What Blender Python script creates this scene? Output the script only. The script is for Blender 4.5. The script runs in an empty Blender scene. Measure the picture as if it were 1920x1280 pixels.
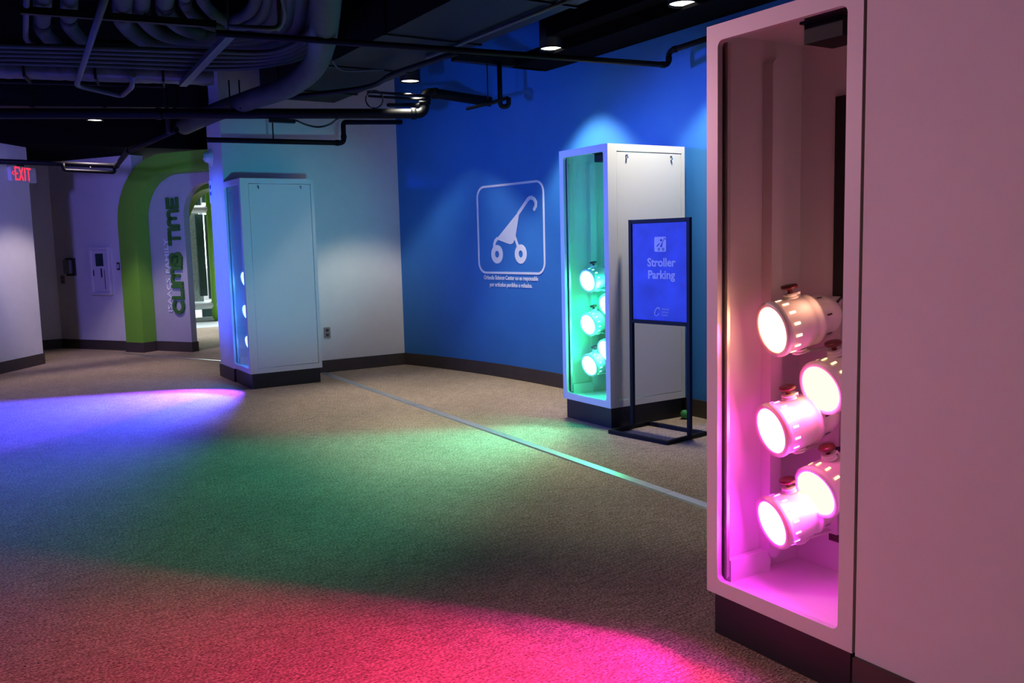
import bpy, bmesh, math, random
from mathutils import Vector, Matrix
random.seed(7)
SC = bpy.context.scene
COL = SC.collection

# ------------------------------------------------------------------ camera
FPX, YAW, PITCH, ROLL, CAMH = 1659.3, math.radians(32.087), math.radians(6.374), math.radians(-1.434), 1.40
_F = Vector((math.sin(YAW)*math.cos(PITCH), math.cos(YAW)*math.cos(PITCH), -math.sin(PITCH)))
_R0 = Vector((math.cos(YAW), -math.sin(YAW), 0)); _U0 = _R0.cross(_F)
_R = _R0*math.cos(ROLL) + _U0*math.sin(ROLL); _U = -_R0*math.sin(ROLL) + _U0*math.cos(ROLL)
CAM = Vector((0, 0, CAMH))
cd = bpy.data.cameras.new('camera'); cam = bpy.data.objects.new('camera', cd); COL.objects.link(cam)
m = Matrix((_R, _U, -_F)).transposed().to_4x4(); m.translation = CAM
cam.matrix_world = m
cd.sensor_width = 36; cd.lens = FPX/1920*36; cd.clip_start = .05; cd.clip_end = 200
SC.camera = cam

def on_z(u, v, z):
    d = _F + _R*((u-960)/FPX) - _U*((v-640)/FPX)
    return CAM + d*((z-CAMH)/d.z)
def on_y(u, v, y):
    d = _F + _R*((u-960)/FPX) - _U*((v-640)/FPX); return CAM + d*(y/d.y)
def on_blue(u, v):
    d = _F + _R*((u-960)/FPX) - _U*((v-640)/FPX); lo, hi = 1, 20
    for _ in range(50):
        m_ = (lo+hi)/2; p = CAM + d*m_
        if p.x > blue_x(p.y)+.012: hi = m_
        else: lo = m_
    return CAM + d*lo
def z_at(P, v):
    lo, hi = -1, 8
    for _ in range(50):
        mid = (lo+hi)/2
        d = Vector((P[0], P[1], mid)) - CAM
        if 640 - FPX*d.dot(_U)/d.dot(_F) > v: lo = mid
        else: hi = mid
    return mid

# ------------------------------------------------------------------ world, colour management
w = bpy.data.worlds.new('world'); SC.world = w; w.use_nodes = True
w.node_tree.nodes['Background'].inputs[0].default_value = (.30, .32, .55, 1)
w.node_tree.nodes['Background'].inputs[1].default_value = .006
SC.view_settings.view_transform = 'Standard'; SC.view_settings.look = 'None'
SC.view_settings.exposure = 0; SC.view_settings.gamma = 1; SC.view_settings.use_curve_mapping = False
SC.cycles.use_denoising = True; SC.cycles.adaptive_threshold = .02
SC.cycles.max_bounces = 6; SC.cycles.diffuse_bounces = 3; SC.cycles.glossy_bounces = 2; SC.cycles.transmission_bounces = 2; SC.cycles.use_light_tree = True; SC.cycles.transparent_max_bounces = 12
SC.cycles.sample_clamp_indirect = 4

def spot(name, loc, direction, energy, color, size, blend=.3, radius=.05):
    l = bpy.data.lights.new(name, 'SPOT'); l.energy = energy; l.color = color
    l.spot_size = math.radians(size); l.spot_blend = blend; l.shadow_soft_size = radius
    o = bpy.data.objects.new(name, l); COL.objects.link(o); o.location = loc
    o.rotation_euler = Vector(direction).to_track_quat('-Z', 'Y').to_euler(); return o
# unseen coloured spots outside the frame, mostly added to tint the walls
spot('blue_unseen_light', (-.9, 9.75, 2.2), (3.35, .05, -.85), 1100, (.05, .11, 1), 34, .8, .12)
spot('blue_unseen_light', (-1.4, 7.2, 2.5), (5.6, -2.1, -1.2), 1600, (.11, .18, 1), 34, .7, .12)
spot('blue_unseen_light', (-.8, 3.0, 1.0), (5.6, 4.5, .8), 760, (.03, .24, 1), 34, 1.0, .12)  # added to lift the blue of the curved wall
spot('violet_fill_light', (-.7, 8.6, 2.3), (2.6, 5.2, -.9), 350, (.20, .17, 1), 56, .8, .12)  # added fill, stands in for violet bounce into the alcove
spot('teal_fill_light', (.9, -.6, .5), (2.05, 9.8, 1.0), 1350, (.03, .46, .66), 17, .9, .12)  # added to tint the blue cabinet front and white wall teal
spot('mauve_fill_light', (-1.6, 6.9, 2.5), (3.8, -5.4, -1.3), 760, (1, .48, .62), 36, .8, .12)  # soft fill added for the mauve tone of the near partition
# ceiling downlights over the part of the room behind the frame
for x, y in ((-.8, 5.0), (.4, .6)):
    spot('room_downlight', (x, y, 3.0), (0, 0, -1), 12, (1, .72, .55), 130, .6, .08)

# ------------------------------------------------------------------ helpers
class MB:
    def __init__(s): s.v = []; s.f = []; s.sm = []
    def add(s, vs, fs, smooth=False):
        b = len(s.v); s.v += [tuple(x) for x in vs]
        for f in fs: s.f.append([b+i for i in f]); s.sm.append(smooth)
        return s
    def box(s, a, b):
        x0, y0, z0 = a; x1, y1, z1 = b
        vs = [(x0,y0,z0),(x1,y0,z0),(x1,y1,z0),(x0,y1,z0),(x0,y0,z1),(x1,y0,z1),(x1,y1,z1),(x0,y1,z1)]
        return s.add(vs, [(0,3,2,1),(4,5,6,7),(0,1,5,4),(1,2,6,5),(2,3,7,6),(3,0,4,7)])
    def prism(s, base, off):
        """extrude closed outline (list of Vector) by off"""
        n = len(base); off = Vector(off); vs = [Vector(p) for p in base] + [Vector(p)+off for p in base]
        fs = [tuple(range(n))[::-1], tuple(range(n, 2*n))] + [(i, (i+1) % n, n+(i+1) % n, n+i) for i in range(n)]
        return s.add(vs, fs)
    def ring(s, outer, inner, off):
        """frame between two outlines of equal count, extruded by off"""
        n = len(outer); off = Vector(off)
        o = [Vector(p) for p in outer]; i_ = [Vector(p) for p in inner]
        vs = o + i_ + [p+off for p in o] + [p+off for p in i_]; fs = []
        for k in range(n):
            j = (k+1) % n
            fs += [(k, n+k, n+j, j), (2*n+k, 2*n+j, 3*n+j, 3*n+k), (k, j, 2*n+j, 2*n+k), (n+k, 3*n+k, 3*n+j, n+j)]
        return s.add(vs, fs)
    def tube(s, pts, r, seg=10, cap=True, radii=None):
        pts = [Vector(p) for p in pts]; n = len(pts); vs = []; fs = []
        t0 = (pts[1]-pts[0]).normalized(); up = Vector((0,0,1)) if abs(t0.z) < .9 else Vector((1,0,0))
        nx = t0.cross(up).normalized()
        for i, p in enumerate(pts):
            if i == 0: t = pts[1]-pts[0]
            elif i == n-1: t = pts[-1]-pts[-2]
            else: t = (pts[i+1]-pts[i]).normalized() + (pts[i]-pts[i-1]).normalized()
            t.normalize(); nx = (nx - t*nx.dot(t)).normalized(); ny = t.cross(nx)
            rr = radii[i] if radii else r
            if 0 < i < n-1:
                c = (pts[i+1]-pts[i]).normalized().dot(t); rr_ = rr/max(c, .5) if False else rr
            for k in range(seg):
                a = 2*math.pi*k/seg; vs.append(p + (nx*math.cos(a) + ny*math.sin(a))*rr)
        for i in range(n-1):
            for k in range(seg):
                j = (k+1) % seg; fs.append((i*seg+k, i*seg+j, (i+1)*seg+j, (i+1)*seg+k))
        s.add(vs, fs, True)
        if cap:
            b = len(s.v) - len(vs)
            s.f.append([b+k for k in range(seg)][::-1]); s.sm.append(False)
            s.f.append([b+(n-1)*seg+k for k in range(seg)]); s.sm.append(False)
        return s
    def lathe(s, prof, seg=28, mat=None):
        """prof: list of (axial, radius) about local +X axis"""
        vs = []; fs = []; n = len(prof)
        for a, r in prof:
            for k in range(seg):
                t = 2*math.pi*k/seg; vs.append(Vector((a, r*math.cos(t), r*math.sin(t))))
        for i in range(n-1):
            for k in range(seg):
                j = (k+1) % seg; fs.append((i*seg+k, (i+1)*seg+k, (i+1)*seg+j, i*seg+j))
        if mat: vs = [mat @ v for v in vs]
        return s.add(vs, fs, True)
    def disc(s, a, r, seg=28, mat=None):
        vs = [Vector((a, r*math.cos(2*math.pi*k/seg), r*math.sin(2*math.pi*k/seg))) for k in range(seg)]
        if mat: vs = [mat @ v for v in vs]
        return s.add(vs, [tuple(range(seg))])
    def build(s, name, mat, parent=None, bevel=0, recalc=True):
        me = bpy.data.meshes.new(name); me.from_pydata(s.v, [], s.f)
        for p, q in zip(me.polygons, s.sm): p.use_smooth = q
        if recalc:
            bm = bmesh.new(); bm.from_mesh(me); bmesh.ops.recalc_face_normals(bm, faces=bm.faces); bm.to_mesh(me); bm.free()
        me.materials.append(mat)
        o = bpy.data.objects.new(name, me); COL.objects.link(o)
        if parent: o.parent = parent
        if bevel:
            b = o.modifiers.new('bevel', 'BEVEL'); b.width = bevel; b.segments = 2; b.limit_method = 'ANGLE'
        return o
def tag(o, label=None, cat=None, group=None, kind=None):
    if label: o['label'] = label
    if cat: o['category'] = cat
    if group: o['group'] = group
    if kind: o['kind'] = kind
    return o
def empty(name, loc=(0,0,0), label=None, cat=None, group=None, rot=(0,0,0), kind=None):
    o = bpy.data.objects.new(name, None); COL.objects.link(o); o.location = loc; o.rotation_euler = rot
    o.empty_display_size = .05
    return tag(o, label, cat, group, kind)
def struct(o, label=None): return tag(o, label, None, None, 'structure')
def arc(cx, cy, r, a0, a1, n=6):
    return [(cx+r*math.cos(math.radians(a0+(a1-a0)*i/n)), cy+r*math.sin(math.radians(a0+(a1-a0)*i/n))) for i in range(n+1)]
def rrect(x0, y0, x1, y1, r, n=5):
    return arc(x1-r, y1-r, r, 0, 90, n) + arc(x0+r, y1-r, r, 90, 180, n) + arc(x0+r, y0+r, r, 180, 270, n) + arc(x1-r, y0+r, r, 270, 360, n)
def round_path(pts, r, n=6):
    """fillet a polyline"""
    pts = [Vector(p) for p in pts]; out = [pts[0]]
    for i in range(1, len(pts)-1):
        a, b, c = pts[i-1], pts[i], pts[i+1]
        d1 = (a-b); d2 = (c-b); k = min(r, d1.length*.48, d2.length*.48)
        p1 = b + d1.normalized()*k; p2 = b + d2.normalized()*k
        for j in range(n+1):
            t = j/n; out.append(p1*(1-t)**2 + b*2*t*(1-t) + p2*t*t)
    out.append(pts[-1]); return out
def smooth_path(pts, n=6):
    pts = [Vector(p) for p in pts]; P = [pts[0]*2-pts[1]] + pts + [pts[-1]*2-pts[-2]]; out = []
    for i in range(1, len(P)-2):
        a, b, c, d = P[i-1], P[i], P[i+1], P[i+2]
        for j in range(n):
            t = j/n; out.append(.5*((2*b) + (c-a)*t + (2*a-5*b+4*c-d)*t*t + (3*b-a-3*c+d)*t**3))
    out.append(pts[-1]); return out
def stroke2d(pts, wdt, n=5):
    """outline of a round-ended ribbon along a 2-D polyline"""
    P = [Vector((p[0], p[1])) for p in pts]; L = []; Rr = []; h = wdt/2
    for i, p in enumerate(P):
        if i == 0: t = P[1]-P[0]
        elif i == len(P)-1: t = P[-1]-P[-2]
        else: t = (P[i+1]-p).normalized() + (p-P[i-1]).normalized()
        t.normalize(); nn = Vector((-t.y, t.x)); k = h
        if 0 < i < len(P)-1: k = h/max(.6, (P[i+1]-p).normalized().dot(t))
        L.append(p+nn*k); Rr.append(p-nn*k)
    def capp(p, d):
        a = math.atan2(d.y, d.x); return [p+Vector((math.cos(a+math.pi/2-math.pi*j/n), math.sin(a+math.pi/2-math.pi*j/n)))*h for j in range(1, n)]
    return L + capp(P[-1], P[-1]-P[-2]) + Rr[::-1] + capp(P[0], P[0]-P[1])
def strips(mb, pts, wdt, fn, depth_fn):
    """ribbon as quads so it may bend with a curved wall; fn maps (a,b)->point, depth_fn -> raised point"""
    out = stroke2d(pts, wdt); n = len(pts); cap = 4
    L = out[:n]; R_ = out[n+cap:2*n+cap][::-1]; c1 = out[n:n+cap]; c0 = out[2*n+cap:]
    for i in range(n-1):
        q = [L[i], L[i+1], R_[i+1], R_[i]]
        solid(mb, q, fn, depth_fn)
    solid(mb, [L[-1]]+c1+[R_[-1]], fn, depth_fn); solid(mb, [R_[0]]+c0+[L[0]], fn, depth_fn)
def solid(mb, poly, fn, depth_fn):
    n = len(poly); vs = [fn(p[0], p[1]) for p in poly] + [depth_fn(p[0], p[1]) for p in poly]
    mb.add(vs, [tuple(range(n)), tuple(range(n, 2*n))[::-1]] + [(i, (i+1) % n, n+(i+1) % n, n+i) for i in range(n)])
def text_mesh(txt, size, depth=.002, bold=0, align='CENTER', sx=1):
    cu = bpy.data.curves.new('t', 'FONT'); cu.body = txt; cu.size = size; cu.extrude = depth; cu.offset = bold
    cu.align_x = align; cu.align_y = 'CENTER'; cu.resolution_u = 3
    o = bpy.data.objects.new('t', cu); COL.objects.link(o)
    me = bpy.data.meshes.new_from_object(o.evaluated_get(bpy.context.evaluated_depsgraph_get()))
    bpy.data.objects.remove(o); bpy.data.curves.remove(cu)
    if sx != 1:
        for v in me.vertices: v.co.x *= sx
    return me
def mesh_obj(name, me, mat, parent=None, mw=None):
    me.materials.clear(); me.materials.append(mat)
    if mw is not None: me.transform(mw)
    o = bpy.data.objects.new(name, me); COL.objects.link(o)
    if parent: o.parent = parent
    me.name = name; return o
def basis(origin, ex, ey):
    ex = Vector(ex).normalized(); ey = Vector(ey).normalized(); ez = ex.cross(ey)
    M = Matrix((ex, ey, ez)).transposed().to_4x4(); M.translation = Vector(origin); return M

# ------------------------------------------------------------------ materials
def pmat(name, col, rough=.6, metal=0, noise=0, nscale=8, bump=0, bscale=120, spec=.5):
    mt = bpy.data.materials.new(name); mt.use_nodes = True; nt = mt.node_tree; b = nt.nodes['Principled BSDF']
    b.inputs['Base Color'].default_value = (*col, 1); b.inputs['Roughness'].default_value = rough
    b.inputs['Metallic'].default_value = metal; b.inputs['Specular IOR Level'].default_value = spec
    tc = nt.nodes.new('ShaderNodeTexCoord')
    if noise:
        n = nt.nodes.new('ShaderNodeTexNoise'); n.inputs['Scale'].default_value = nscale; n.inputs['Detail'].default_value = 4
        nt.links.new(tc.outputs['Object'], n.inputs['Vector'])
        mp = nt.nodes.new('ShaderNodeMapRange'); mp.inputs['To Min'].default_value = 1-noise; mp.inputs['To Max'].default_value = 1+noise
        mp.inputs['From Min'].default_value = .3; mp.inputs['From Max'].default_value = .7
        nt.links.new(n.outputs['Fac'], mp.inputs['Value'])
        mx = nt.nodes.new('ShaderNodeMix'); mx.data_type = 'RGBA'; mx.blend_type = 'MULTIPLY'; mx.inputs['Factor'].default_value = 1
        mx.inputs[6].default_value = (*col, 1); nt.links.new(mp.outputs[0], mx.inputs[7]); nt.links.new(mx.outputs[2], b.inputs['Base Color'])
    if bump:
        n2 = nt.nodes.new('ShaderNodeTexNoise'); n2.inputs['Scale'].default_value = bscale; n2.inputs['Detail'].default_value = 3
        nt.links.new(tc.outputs['Object'], n2.inputs['Vector'])
        bp = nt.nodes.new('ShaderNodeBump'); bp.inputs['Strength'].default_value = bump; bp.inputs['Distance'].default_value = .004
        nt.links.new(n2.outputs['Fac'], bp.inputs['Height']); nt.links.new(bp.outputs[0], b.inputs['Normal'])
    return mt
def emat(name, col, strength):
    mt = bpy.data.materials.new(name); mt.use_nodes = True; nt = mt.node_tree; nt.nodes.clear()
    e = nt.nodes.new('ShaderNodeEmission'); e.inputs[0].default_value = (*col, 1); e.inputs[1].default_value = strength
    o = nt.nodes.new('ShaderNodeOutputMaterial'); nt.links.new(e.outputs[0], o.inputs[0]); return mt
def glass_mat(name, tint=(.93, .97, .95)):
    mt = bpy.data.materials.new(name); mt.use_nodes = True; nt = mt.node_tree; nt.nodes.clear()
    t = nt.nodes.new('ShaderNodeBsdfTransparent'); t.inputs[0].default_value = (*tint, 1)
    g = nt.nodes.new('ShaderNodeBsdfGlossy'); g.inputs['Roughness'].default_value = .03
    lw = nt.nodes.new('ShaderNodeLayerWeight'); lw.inputs[0].default_value = .5
    pw = nt.nodes.new('ShaderNodeMath'); pw.operation = 'POWER'; pw.inputs[1].default_value = 5; nt.links.new(lw.outputs['Facing'], pw.inputs[0])
    fr = nt.nodes.new('ShaderNodeMath'); fr.operation = 'MULTIPLY_ADD'; fr.inputs[1].default_value = .8; fr.inputs[2].default_value = .025; nt.links.new(pw.outputs[0], fr.inputs[0])
    mx = nt.nodes.new('ShaderNodeMixShader'); o = nt.nodes.new('ShaderNodeOutputMaterial')
    nt.links.new(fr.outputs[0], mx.inputs[0]); nt.links.new(t.outputs[0], mx.inputs[1]); nt.links.new(g.outputs[0], mx.inputs[2])
    nt.links.new(mx.outputs[0], o.inputs[0]); return mt
def carpet_mat():
    mt = bpy.data.materials.new('carpet'); mt.use_nodes = True; nt = mt.node_tree; b = nt.nodes['Principled BSDF']
    b.inputs['Roughness'].default_value = .95; b.inputs['Specular IOR Level'].default_value = .1
    tc = nt.nodes.new('ShaderNodeTexCoord')
    def noise(scale, detail, sc):
        mp = nt.nodes.new('ShaderNodeMapping'); mp.inputs['Scale'].default_value = sc; mp.inputs['Rotation'].default_value = (0, 0, math.radians(-14))
        nt.links.new(tc.outputs['Object'], mp.inputs['Vector'])
        n = nt.nodes.new('ShaderNodeTexNoise'); n.inputs['Scale'].default_value = scale; n.inputs['Detail'].default_value = detail
        nt.links.new(mp.outputs[0], n.inputs['Vector']); return n.outputs['Fac']
    fine = noise(150, 3, (.55, 1.3, 1)); streak = noise(34, 4, (.30, 2.4, 1)); big = noise(1.3, 2, (1, 1, 1))
    def mr(src, a, bb, c0, c1):
        r = nt.nodes.new('ShaderNodeMapRange'); r.inputs[1].default_value = a; r.inputs[2].default_value = bb
        r.inputs[3].default_value = c0; r.inputs[4].default_value = c1; nt.links.new(src, r.inputs[0]); return r.outputs[0]
    def mul(a, c):
        k = nt.nodes.new('ShaderNodeMath'); k.operation = 'MULTIPLY'; nt.links.new(a, k.inputs[0]); nt.links.new(c, k.inputs[1]); return k.outputs[0]
    f = mul(mul(mr(fine, .34, .66, .28, 1.66), mr(streak, .33, .60, .68, 1.12)), mr(big, .3, .7, .9, 1.1))
    mx = nt.nodes.new('ShaderNodeMix'); mx.data_type = 'RGBA'; mx.blend_type = 'MULTIPLY'; mx.inputs['Factor'].default_value = 1
    mx.inputs[6].default_value = (.41, .305, .225, 1); nt.links.new(f, mx.inputs[7]); nt.links.new(mx.outputs[2], b.inputs['Base Color'])
    bp = nt.nodes.new('ShaderNodeBump'); bp.inputs['Strength'].default_value = .7; bp.inputs['Distance'].default_value = .006
    nt.links.new(fine, bp.inputs['Height']); nt.links.new(bp.outputs[0], b.inputs['Normal']); return mt

M = dict(
    carpet=carpet_mat(),
    hallfloor=pmat('pale_hall_floor', (.55, .56, .55), .5, noise=.06, nscale=3),
    white=pmat('white_wall_paint', (.72, .71, .70), .7, noise=.02, bump=.06, bscale=160),
    blue=pmat('blue_wall_paint', (.030, .19, .55), .6, noise=.04, nscale=3, bump=.06, bscale=160),
    laminate=pmat('white_laminate', (.74, .74, .72), .38, noise=.015, nscale=2),
    base=pmat('brown_rubber_base', (.055, .042, .036), .55, noise=.1, nscale=6),
    plinth=pmat('black_rubber_plinth', (.012, .012, .013), .5, noise=.1, nscale=6),
    alu=pmat('brushed_aluminium', (.62, .60, .58), .38, .85, noise=.06, nscale=20),
    chrome=pmat('chrome', (.75, .75, .75), .18, 1, noise=.02),
    black=pmat('black_metal_paint', (.0035, .0035, .004), .55, noise=.1, nscale=9, spec=.25),
    satin=pmat('satin_black_pipe', (.006, .006, .0065), .5, noise=.12, nscale=10, spec=.12),
    ceil=pmat('black_ceiling_paint', (.003, .003, .0035), .95, noise=.2, nscale=3, spec=.05),
    fire=pmat('sprayed_fireproofing', (.008, .010, .010), .95, noise=.5, nscale=14, bump=1, bscale=40),
    lagging=pmat('painted_pipe_lagging', (.028, .038, .033), .7, noise=.2, nscale=7, bump=.3, bscale=30),
    foil=pmat('foil_duct_wrap', (.07, .075, .085), .5, .2, noise=.35, nscale=9, bump=.9, bscale=14),
    conduit=pmat('galvanised_conduit', (.065, .07, .075), .5, .2, noise=.1),
    green=pmat('lime_green_paint', (.17, .43, .035), .55, noise=.04, nscale=2),
    dgreen=pmat('letter_green', (.045, .15, .03), .45, noise=.05),
    portal=pmat('lilac_grey_wall_paint', (.42, .40, .45), .7, noise=.02),
    decal=pmat('pale_vinyl_decal', (.86, .83, .88), .5, noise=.02),
    poster=pmat('blue_poster_print', (.085, .14, .68), .55, noise=.22, nscale=5),
    posterw=pmat('poster_white_print', (.78, .76, .88), .55, noise=.02),
    posterd=pmat('poster_dark_print', (.03, .05, .36), .55, noise=.02),
    ivory=pmat('white_lamp_enamel', (.78, .76, .74), .35, noise=.02),
    slot=pmat('dark_slot', (.03, .01, .012), .6, noise=.05),
    knob=pmat('dark_red_bakelite', (.10, .012, .015), .3, noise=.05),
    cable=pmat('black_cable', (.012, .012, .012), .5, noise=.05),
    plate=pmat('beige_outlet_plate', (.28, .23, .20), .5, noise=.03),
    slotgrey=pmat('outlet_dark', (.05, .045, .04), .5, noise=.03),
    ball=pmat('green_rubber_ball', (.03, .28, .07), .55, noise=.2, nscale=30),
    plastic=pmat('white_plastic', (.70, .68, .72), .45, noise=.03),
    stainless=pmat('dull_stainless', (.25, .25, .26), .3, .8, noise=.1),
    glass=glass_mat('clear_glass'),
    exit=emat('exit_red', (1, .03, .07), 1.6),
    can=emat('downlight_glow', (1, .93, .82), 7),
    window=emat('daylight_window', (.80, .95, 1), 7.0),
    wtube=pmat('white_play_tube', (.75, .80, .80), .4, noise=.05),
    teal=pmat('dark_teal_panel', (.02, .05, .055), .5, noise=.3, nscale=5),
    mesh=pmat('grey_netting', (.32, .36, .34), .8, noise=.5, nscale=60),
)

# ------------------------------------------------------------------ structure
struct(MB().box((-9, -5, -.10), (12, 12.0, 0)).add([], []).build('floor', M['carpet']), 'brown flecked loop-pile carpet')
o = MB().box((-9, 12.0, -.10), (12, 16.6, 0)).build('floor', M['carpet']); struct(o, 'brown carpet in the far alcove')
struct(MB().box((-9, 16.6, -.10), (16, 30, 0)).build('floor', M['hallfloor']), 'pale floor of the daylit hall beyond the arch')
struct(MB().box((-9, -5, 3.62), (12, 16.6, 3.75)).build('ceiling', M['ceil']), 'black exposed ceiling deck')

def blue_x(y): return 4.859 - .00741*max(y-5.6, 0)**3
YS = [2.0, 4.0, 5.6] + [5.6+.24*i for i in range(1, 17)] + [9.50]
def curved(off0, off1, z0, z1, ys=YS):
    mb = MB()
    a = [(blue_x(y)+off0, y) for y in ys]; b = [(blue_x(y)+off1, y) for y in ys]; n = len(ys)
    vs = [(x, y, z0) for x, y in a] + [(x, y, z1) for x, y in a] + [(x, y, z0) for x, y in b] + [(x, y, z1) for x, y in b]; fs = []
    for i in range(n-1):
        fs += [(i, i+1, n+i+1, n+i), (2*n+i, 3*n+i, 3*n+i+1, 2*n+i+1), (n+i, n+i+1, 3*n+i+1, 3*n+i), (i, 2*n+i, 2*n+i+1, i+1)]
    fs += [(0, n, 3*n, 2*n), (n-1, 3*n-1, 4*n-1, 2*n-1)]
    return mb.add(vs, fs, True)
def flat_edges(o):
    md = o.modifiers.new('edges', 'EDGE_SPLIT'); md.split_angle = math.radians(35); return o
struct(flat_edges(curved(.012, .20, 0, 3.62).build('wall_right', M['blue'])), 'curved deep blue painted wall')
struct(flat_edges(curved(0, .0125, 0, .138).build('baseboard_right', M['base'])))
# grey-white wall with its end facing left
W1Y, W1X = 9.475, 2.452
struct(MB().box((W1X, W1Y, 0), (4.60, 10.05, 3.62)).build('wall_back', M['white']), 'white wall behind the blue-lit cabinet')
struct(MB().box((W1X-.012, W1Y-.012, 0), (4.449, 10.062, .138)).build('baseboard_back', M['base']))
# left wall
def wallseg(name, A, B, th, z0, z1, mat, ext0=0, ext1=0, label=None, base=True, side=1):
    A = Vector((*A, 0)); B = Vector((*B, 0)); d = (B-A).normalized(); n = Vector((d.y, -d.x, 0))*side
    A = A-d*ext0; B = B+d*ext1
    mb = MB().prism([A+Vector((0,0,z0)), B+Vector((0,0,z0)), B-n*th+Vector((0,0,z0)), A-n*th+Vector((0,0,z0))], (0,0,z1-z0))
    w_ = struct(mb.build('wall_'+name, mat), label)
    if base:
        e = .012
        mb = MB().prism([A-d*0+n*e, B+d*e+n*e, B+d*e-n*th, A-n*th], (0,0,.138)); struct(mb.build('baseboard_'+name, M['base']))
    return w_
wallseg('left', (.376, 12.067), (.899, 12.779), .14, 0, 3.62, M['white'], ext0=5, label='white wall with the exit sign at far left')
PA, PB = Vector((1.30, 14.75, 0)), Vector((2.02, 13.61, 0)); PU = (PB-PA).normalized(); PN = Vector((PU.y, -PU.x, 0))
if PN.dot(-PA) < 0: PN = -PN
wallseg('far', PA.xy, PB.xy, .2, 0, 3.62, M['white'], ext0=0, ext1=.35, label='shadowy white wall beside the green arch', side=1 if PN.dot(Vector((PU.y, -PU.x, 0))) > 0 else -1)
wallseg('alcove', (-.6, 14.60), (1.30, 14.75), .2, 0, 3.62, M['white'], label='short white return wall in the dark alcove')
# near right partition, flush with the pink cabinet
struct(MB().box((2.184, -4.0, 0), (2.93, 1.602, 3.2)).build('wall_near', M['white']), 'white partition wall at the right edge')
struct(MB().box((2.170, -4.0, 0), (2.1845, 1.600, .150)).build('baseboard_near', M['base']))

# black bulkhead over the alcove
struct(MB().box((-6, 12.35, 2.735), (3.6, 16.6, 3.62)).build('ceiling_bulkhead', M['ceil']), 'black bulkhead over the far alcove')

# ------------------------------------------------------------------ green arch and text wall
def pplane(s, z, out): return PA + PU*s + PN*out + Vector((0, 0, z))
AO = .115        # arch front stands proud of the purple wall
arch = empty('green_arch', pplane(1.6, 0, 0), 'lime green rounded portal arch around the bright doorway', 'arch')
def arch_outline(sl, sr, zt, r, n=12):
    """outline of an arch from the left foot to the right foot"""
    return [(sl, 0)] + [(sl, z*(zt-r)/4) for z in range(1, 4)] + arc(sl+r, zt-r, r, 180, 90, n) + arc(sr-r, zt-r, r, 90, 0, n) + [(sr, z*(zt-r)/4) for z in (3, 2, 1)] + [(sr, 0)]
S0, S1, S2, S3 = 1.48, 1.82, 4.35, 4.66
outer = arch_outline(S0, S3, 2.70, .92); inner = arch_outline(S1, S2, 2.44, .62)
def strip_arch(o_, i_, d0, d1, name, mat, parent):
    n = len(o_); vs = [pplane(a, b, d0) for a, b in o_] + [pplane(a, b, d0) for a, b in i_] + [pplane(a, b, d1) for a, b in o_] + [pplane(a, b, d1) for a, b in i_]; fs = []
    for k in range(n-1):
        fs += [(k, k+1, n+k+1, n+k), (2*n+k, 3*n+k, 3*n+k+1, 2*n+k+1), (k, 2*n+k, 2*n+k+1, k+1), (n+k, n+k+1, 3*n+k+1, 3*n+k)]
    fs += [(0, n, 3*n, 2*n), (n-1, 3*n-1, 4*n-1, 2*n-1)]
    ob = MB().add(vs, fs, True).build(name, mat, parent); flat_edges(ob)
    ob.matrix_parent_inverse = parent.matrix_world.inverted() if False else Matrix.Translation(-parent.location); return ob
strip_arch(outer, inner, AO, -.115, 'arch_surround', M['green'], arch)
def world_child(ob, parent): ob.parent = parent; ob.matrix_parent_inverse = Matrix.Translation(-parent.location); return ob
for (a, b) in ((S0-.012, S1+.012), (S2-.012, S3+.012)):
    mb = MB().prism([pplane(a, 0, AO+.012), pplane(b, 0, AO+.012), pplane(b, 0, -.21), pplane(a, 0, -.21)], (0, 0, .138))
    world_child(mb.build('skirting', M['base']), arch)
# white inner wall with its own rounded opening, set back inside the arch
TB = -.12
T1 = 2.485
o2 = arch_outline(S1-.16, S2+.16, 2.58, .78); i2 = arch_outline(T1, S2-.02, 2.30, .42)
n = len(o2)
tw = arch
ob = strip_arch(o2, i2, TB, TB-.10, 'portal_wall', M['portal'], arch); world_child(ob, tw)
mb = MB().prism([pplane(S1, 0, TB+.012), pplane(T1+.012, 0, TB+.012), pplane(T1+.012, 0, TB-.11), pplane(S1, 0, TB-.11)], (0, 0, .138))
world_child(mb.build('skirting', M['base']), tw)
o3 = arch_outline(T1-.74, S2, 2.50, .72); i3 = arch_outline(T1-.56, S2-.18, 2.26, .66)
ob = strip_arch(o3, i3, TB-.42, TB-.60, 'rear_surround', M['green'], arch); world_child(ob, tw)

# lettering: baseline runs up the wall
LB = TB + .002
def lett(s, z, out): return pplane(s, z, out)
def map_letter(s_base, z0):
    # local a runs along reading direction (up the wall), b is letter height (towards the left, -s)
    return (lambda a, b: lett(s_base-b, z0+a, LB)), (lambda a, b: lett(s_base-b, z0+a, LB+.03))
H = .20
GL = {
 'C': (.20, [[(x, y) for x, y in arc(.10, .10, .085, 50, 310, 10)]]),
 'L': (.15, [[(0.015, .19), (0.015, .015), (.13, .015)]]),
 'I': (.05, [[(0.02, .185), (0.02, .015)]]),
 'M': (.25, [[(0.015, .015), (.015, .12)] + arc(.065, .135, .05, 180, 0, 6) + [(.115, .06)], [(.115, .12)] + arc(.165, .135, .05, 180, 0, 6) + [(.215, .015)]]),
 'B': (.19, [[(.015, .10), (.11, .10)] + arc(.11, .142, .042, -90, 90, 6) + [(.015, .185), (.015, .015), (.12, .015)] + arc(.12, .057, .042, -90, 90, 6)]),
 'T': (.18, [[(.0, .185), (.16, .185)], [(.08, .185), (.08, .015)]]),
 'E': (.16, [[(.13, .185), (.015, .185), (.015, .015), (.13, .015)], [(.015, .10), (.12, .10)]]),
}
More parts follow.
